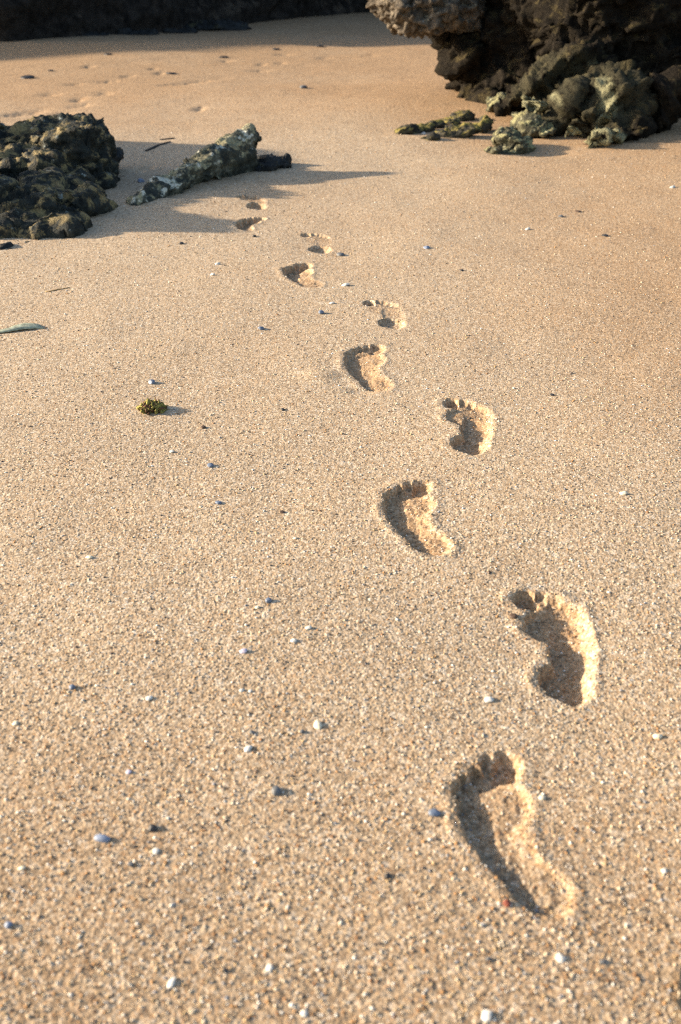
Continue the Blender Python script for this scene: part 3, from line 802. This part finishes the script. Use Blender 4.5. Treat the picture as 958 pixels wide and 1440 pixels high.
def strip(name, pts, widths, thick, mat, label, cat, arch=.0):
    """a thin curved strip lying along the sand"""
    P = [on_ground(*p) for p in pts]
    n = len(P); bm = bmesh.new(); rows = []
    for i, p in enumerate(P):
        m = pxm(p); q0, q1 = P[max(i - 1, 0)], P[min(i + 1, n - 1)]
        t = (q1 - q0)[:2]; t /= np.linalg.norm(t); s = np.array([-t[1], t[0]]) * widths[i]
        lift = .0015 + arch * math.sin(math.pi * i / (n - 1))
        row = []
        for k, (f, zz) in enumerate(((-1, 0), (-.5, .35), (0, .5), (.5, .4), (1, .0), (.5, -.1), (0, -.1), (-.5, -.1))):
            row.append(bm.verts.new((p[0] + s[0] * f, p[1] + s[1] * f, p[2] + lift + thick * zz + widths[i] * .25 * (.5 - abs(f) * .5))))
        rows.append(row)
    for A, B in zip(rows, rows[1:]):
        for k in range(8): bm.faces.new((A[k], A[(k + 1) % 8], B[(k + 1) % 8], B[k]))
    bm.faces.new(rows[0]); bm.faces.new(rows[-1][::-1])
    bmesh.ops.recalc_face_normals(bm, faces=bm.faces)
    c = P[n // 2]
    for v in bm.verts: v.co -= Vector(c)
    for f in bm.faces: f.smooth = True
    me = bpy.data.meshes.new(name); bm.to_mesh(me); bm.free(); me.materials.append(mat)
    o = bpy.data.objects.new(name, me); COL.objects.link(o); o.location = c
    return tag(o, label, cat)
GREENLEAF = plain_material('grey green leaf', (.36, .38, .27), .45, .5, 90.0, .001)
strip('seaweed_scrap', [(-12, 469), (0, 468), (14, 466), (26, 463), (36, 461), (46, 461), (54, 461), (61, 463)], [.008, .012, .016, .024, .028, .026, .016, .002], .006, GREENLEAF,
      'grey green seaweed scrap at the left edge of the beach', 'seaweed', .004)
STRAW = plain_material('dry straw', (.42, .26, .10), .25, .7)
strip('straw', [(64, 411), (72, 410), (80, 408), (88, 407), (98, 405)], [.003, .0035, .003, .0025, .002], .003, STRAW, 'orange straw lying on the sand above the seaweed scrap', 'straw')
STREAK = plain_material('dark driftwood', (.025, .021, .018), .3, .8)  # very dark thin strips lying on the sand
strip('dark_streak', [(205, 213), (214, 209), (222, 205), (232, 202), (240, 200)], [.008, .013, .009, .011, .004], .009, STREAK, 'dark driftwood half in shade above the rock fin', 'streak')
strip('dark_streak', [(225, 197), (236, 196), (246, 195)], [.006, .010, .004], .008, STREAK, 'short dark driftwood above the longer one', 'streak')

# ------------------------------------------------------------------ coarse loose grains (nobody could count them)
def grit():
    n = 26000
    r2 = np.random.default_rng(99)
    v = r2.uniform(240, 1640, n) ** 1.0
    Y = 1400 * H / (CT * CT) / v - H * math.tan(T)
    X = r2.uniform(-540, 540, n) / (F / (Y * CT + H * ST))
    size = (.0009 + .0011 * r2.random(n) ** 3) * (1 + .25 * np.maximum(Y - 1, 0))
    Z = height(X, Y) + .0012
    ico = bmesh.new(); bmesh.ops.create_icosphere(ico, subdivisions=1, radius=1)
    Vi = np.array([q.co[:] for q in ico.verts]); Fi = np.array([[q.index for q in f.verts] for f in ico.faces]); ico.free()
    k = len(Vi)
    jit = 1 + r2.uniform(-.25, .25, (n, k, 1))
    sc = np.stack([r2.uniform(.8, 1.5, n), r2.uniform(.7, 1.3, n), r2.uniform(.5, .9, n)], 1)
    P = Vi[None] * jit * sc[:, None] * size[:, None, None]
    a = r2.uniform(0, 6.28, n); c, s = np.cos(a)[:, None], np.sin(a)[:, None]
    P = np.stack([P[..., 0] * c - P[..., 1] * s, P[..., 0] * s + P[..., 1] * c, P[..., 2]], -1)
    P += np.stack([X, Y, Z], 1)[:, None]
    Fc = (Fi[None] + (np.arange(n) * k)[:, None, None]).reshape(-1, 3)
    pal = np.array([[.60, .50, .36], [.78, .74, .66], [.42, .24, .11], [.12, .10, .09], [.50, .36, .20], [.30, .16, .08], [.66, .56, .42], [.30, .31, .33]])
    idx = r2.choice(len(pal), n, p=[.26, .12, .13, .10, .20, .06, .09, .04])
    C = np.concatenate([pal[idx] * r2.uniform(.8, 1.1, (n, 1)), np.ones((n, 1))], 1)
    s_ = NT('coarse grains'); at_ = s_.n('ShaderNodeAttribute', attribute_name='tint'); s_.l(at_.outputs['Color'], s_.b.inputs['Base Color']); s_.b.inputs['Roughness'].default_value = .85; s_.b.inputs['Specular IOR Level'].default_value = .15
    o = mesh_np('coarse_sand_grains', P.reshape(-1, 3), Fc, s_.m, False, None, {'tint': np.repeat(C, k, 0)})
    tag(o, 'coarse loose sand grains and shell grit over the beach', 'sand grains', kind='stuff')
grit()

# ------------------------------------------------------------------ light
EL = R(17.0); AZ = np.array([-.995, .10])
w = bpy.data.worlds.new('World'); scene.world = w; w.use_nodes = True
nt = w.node_tree; bg = nt.nodes['Background']
sky = nt.nodes.new('ShaderNodeTexSky'); sky.sky_type = 'NISHITA'; sky.sun_disc = False
sky.sun_elevation = EL; sky.sun_rotation = math.atan2(AZ[0], AZ[1]); sky.air_density = 1.0; sky.dust_density = 2.0
nt.links.new(sky.outputs[0], bg.inputs[0]); bg.inputs[1].default_value = .105
ld = bpy.data.lights.new('sun', 'SUN'); ld.energy = 4.6; ld.angle = R(1.5); ld.color = (1.0, .835, .63)
lo = bpy.data.objects.new('sun', ld); COL.objects.link(lo)
lo.rotation_euler = Vector((AZ[0] * math.cos(EL), AZ[1] * math.cos(EL), math.sin(EL))).to_track_quat('Z', 'Y').to_euler()
lo.location = (-5, 0, 5)

# ------------------------------------------------------------------ camera
cd = bpy.data.cameras.new('camera'); cam = bpy.data.objects.new('camera', cd); COL.objects.link(cam)
cd.sensor_fit = 'VERTICAL'; cd.sensor_height = 36.0; cd.sensor_width = 24.0; cd.lens = 35.0
cam.location = (0, 0, H); cam.rotation_euler = (math.pi / 2 - T, 0, 0)
cd.clip_start = .05; cd.clip_end = 400
cd.dof.use_dof = True; cd.dof.focus_distance = 2.3; cd.dof.aperture_fstop = 5.0
scene.camera = cam
vs = scene.view_settings
vs.view_transform = 'Standard'; vs.look = 'None'; vs.gamma = 1; vs.use_curve_mapping = False; vs.exposure = 1.29
scene.cycles.use_denoising = False
scene.cycles.filter_width = 1.1
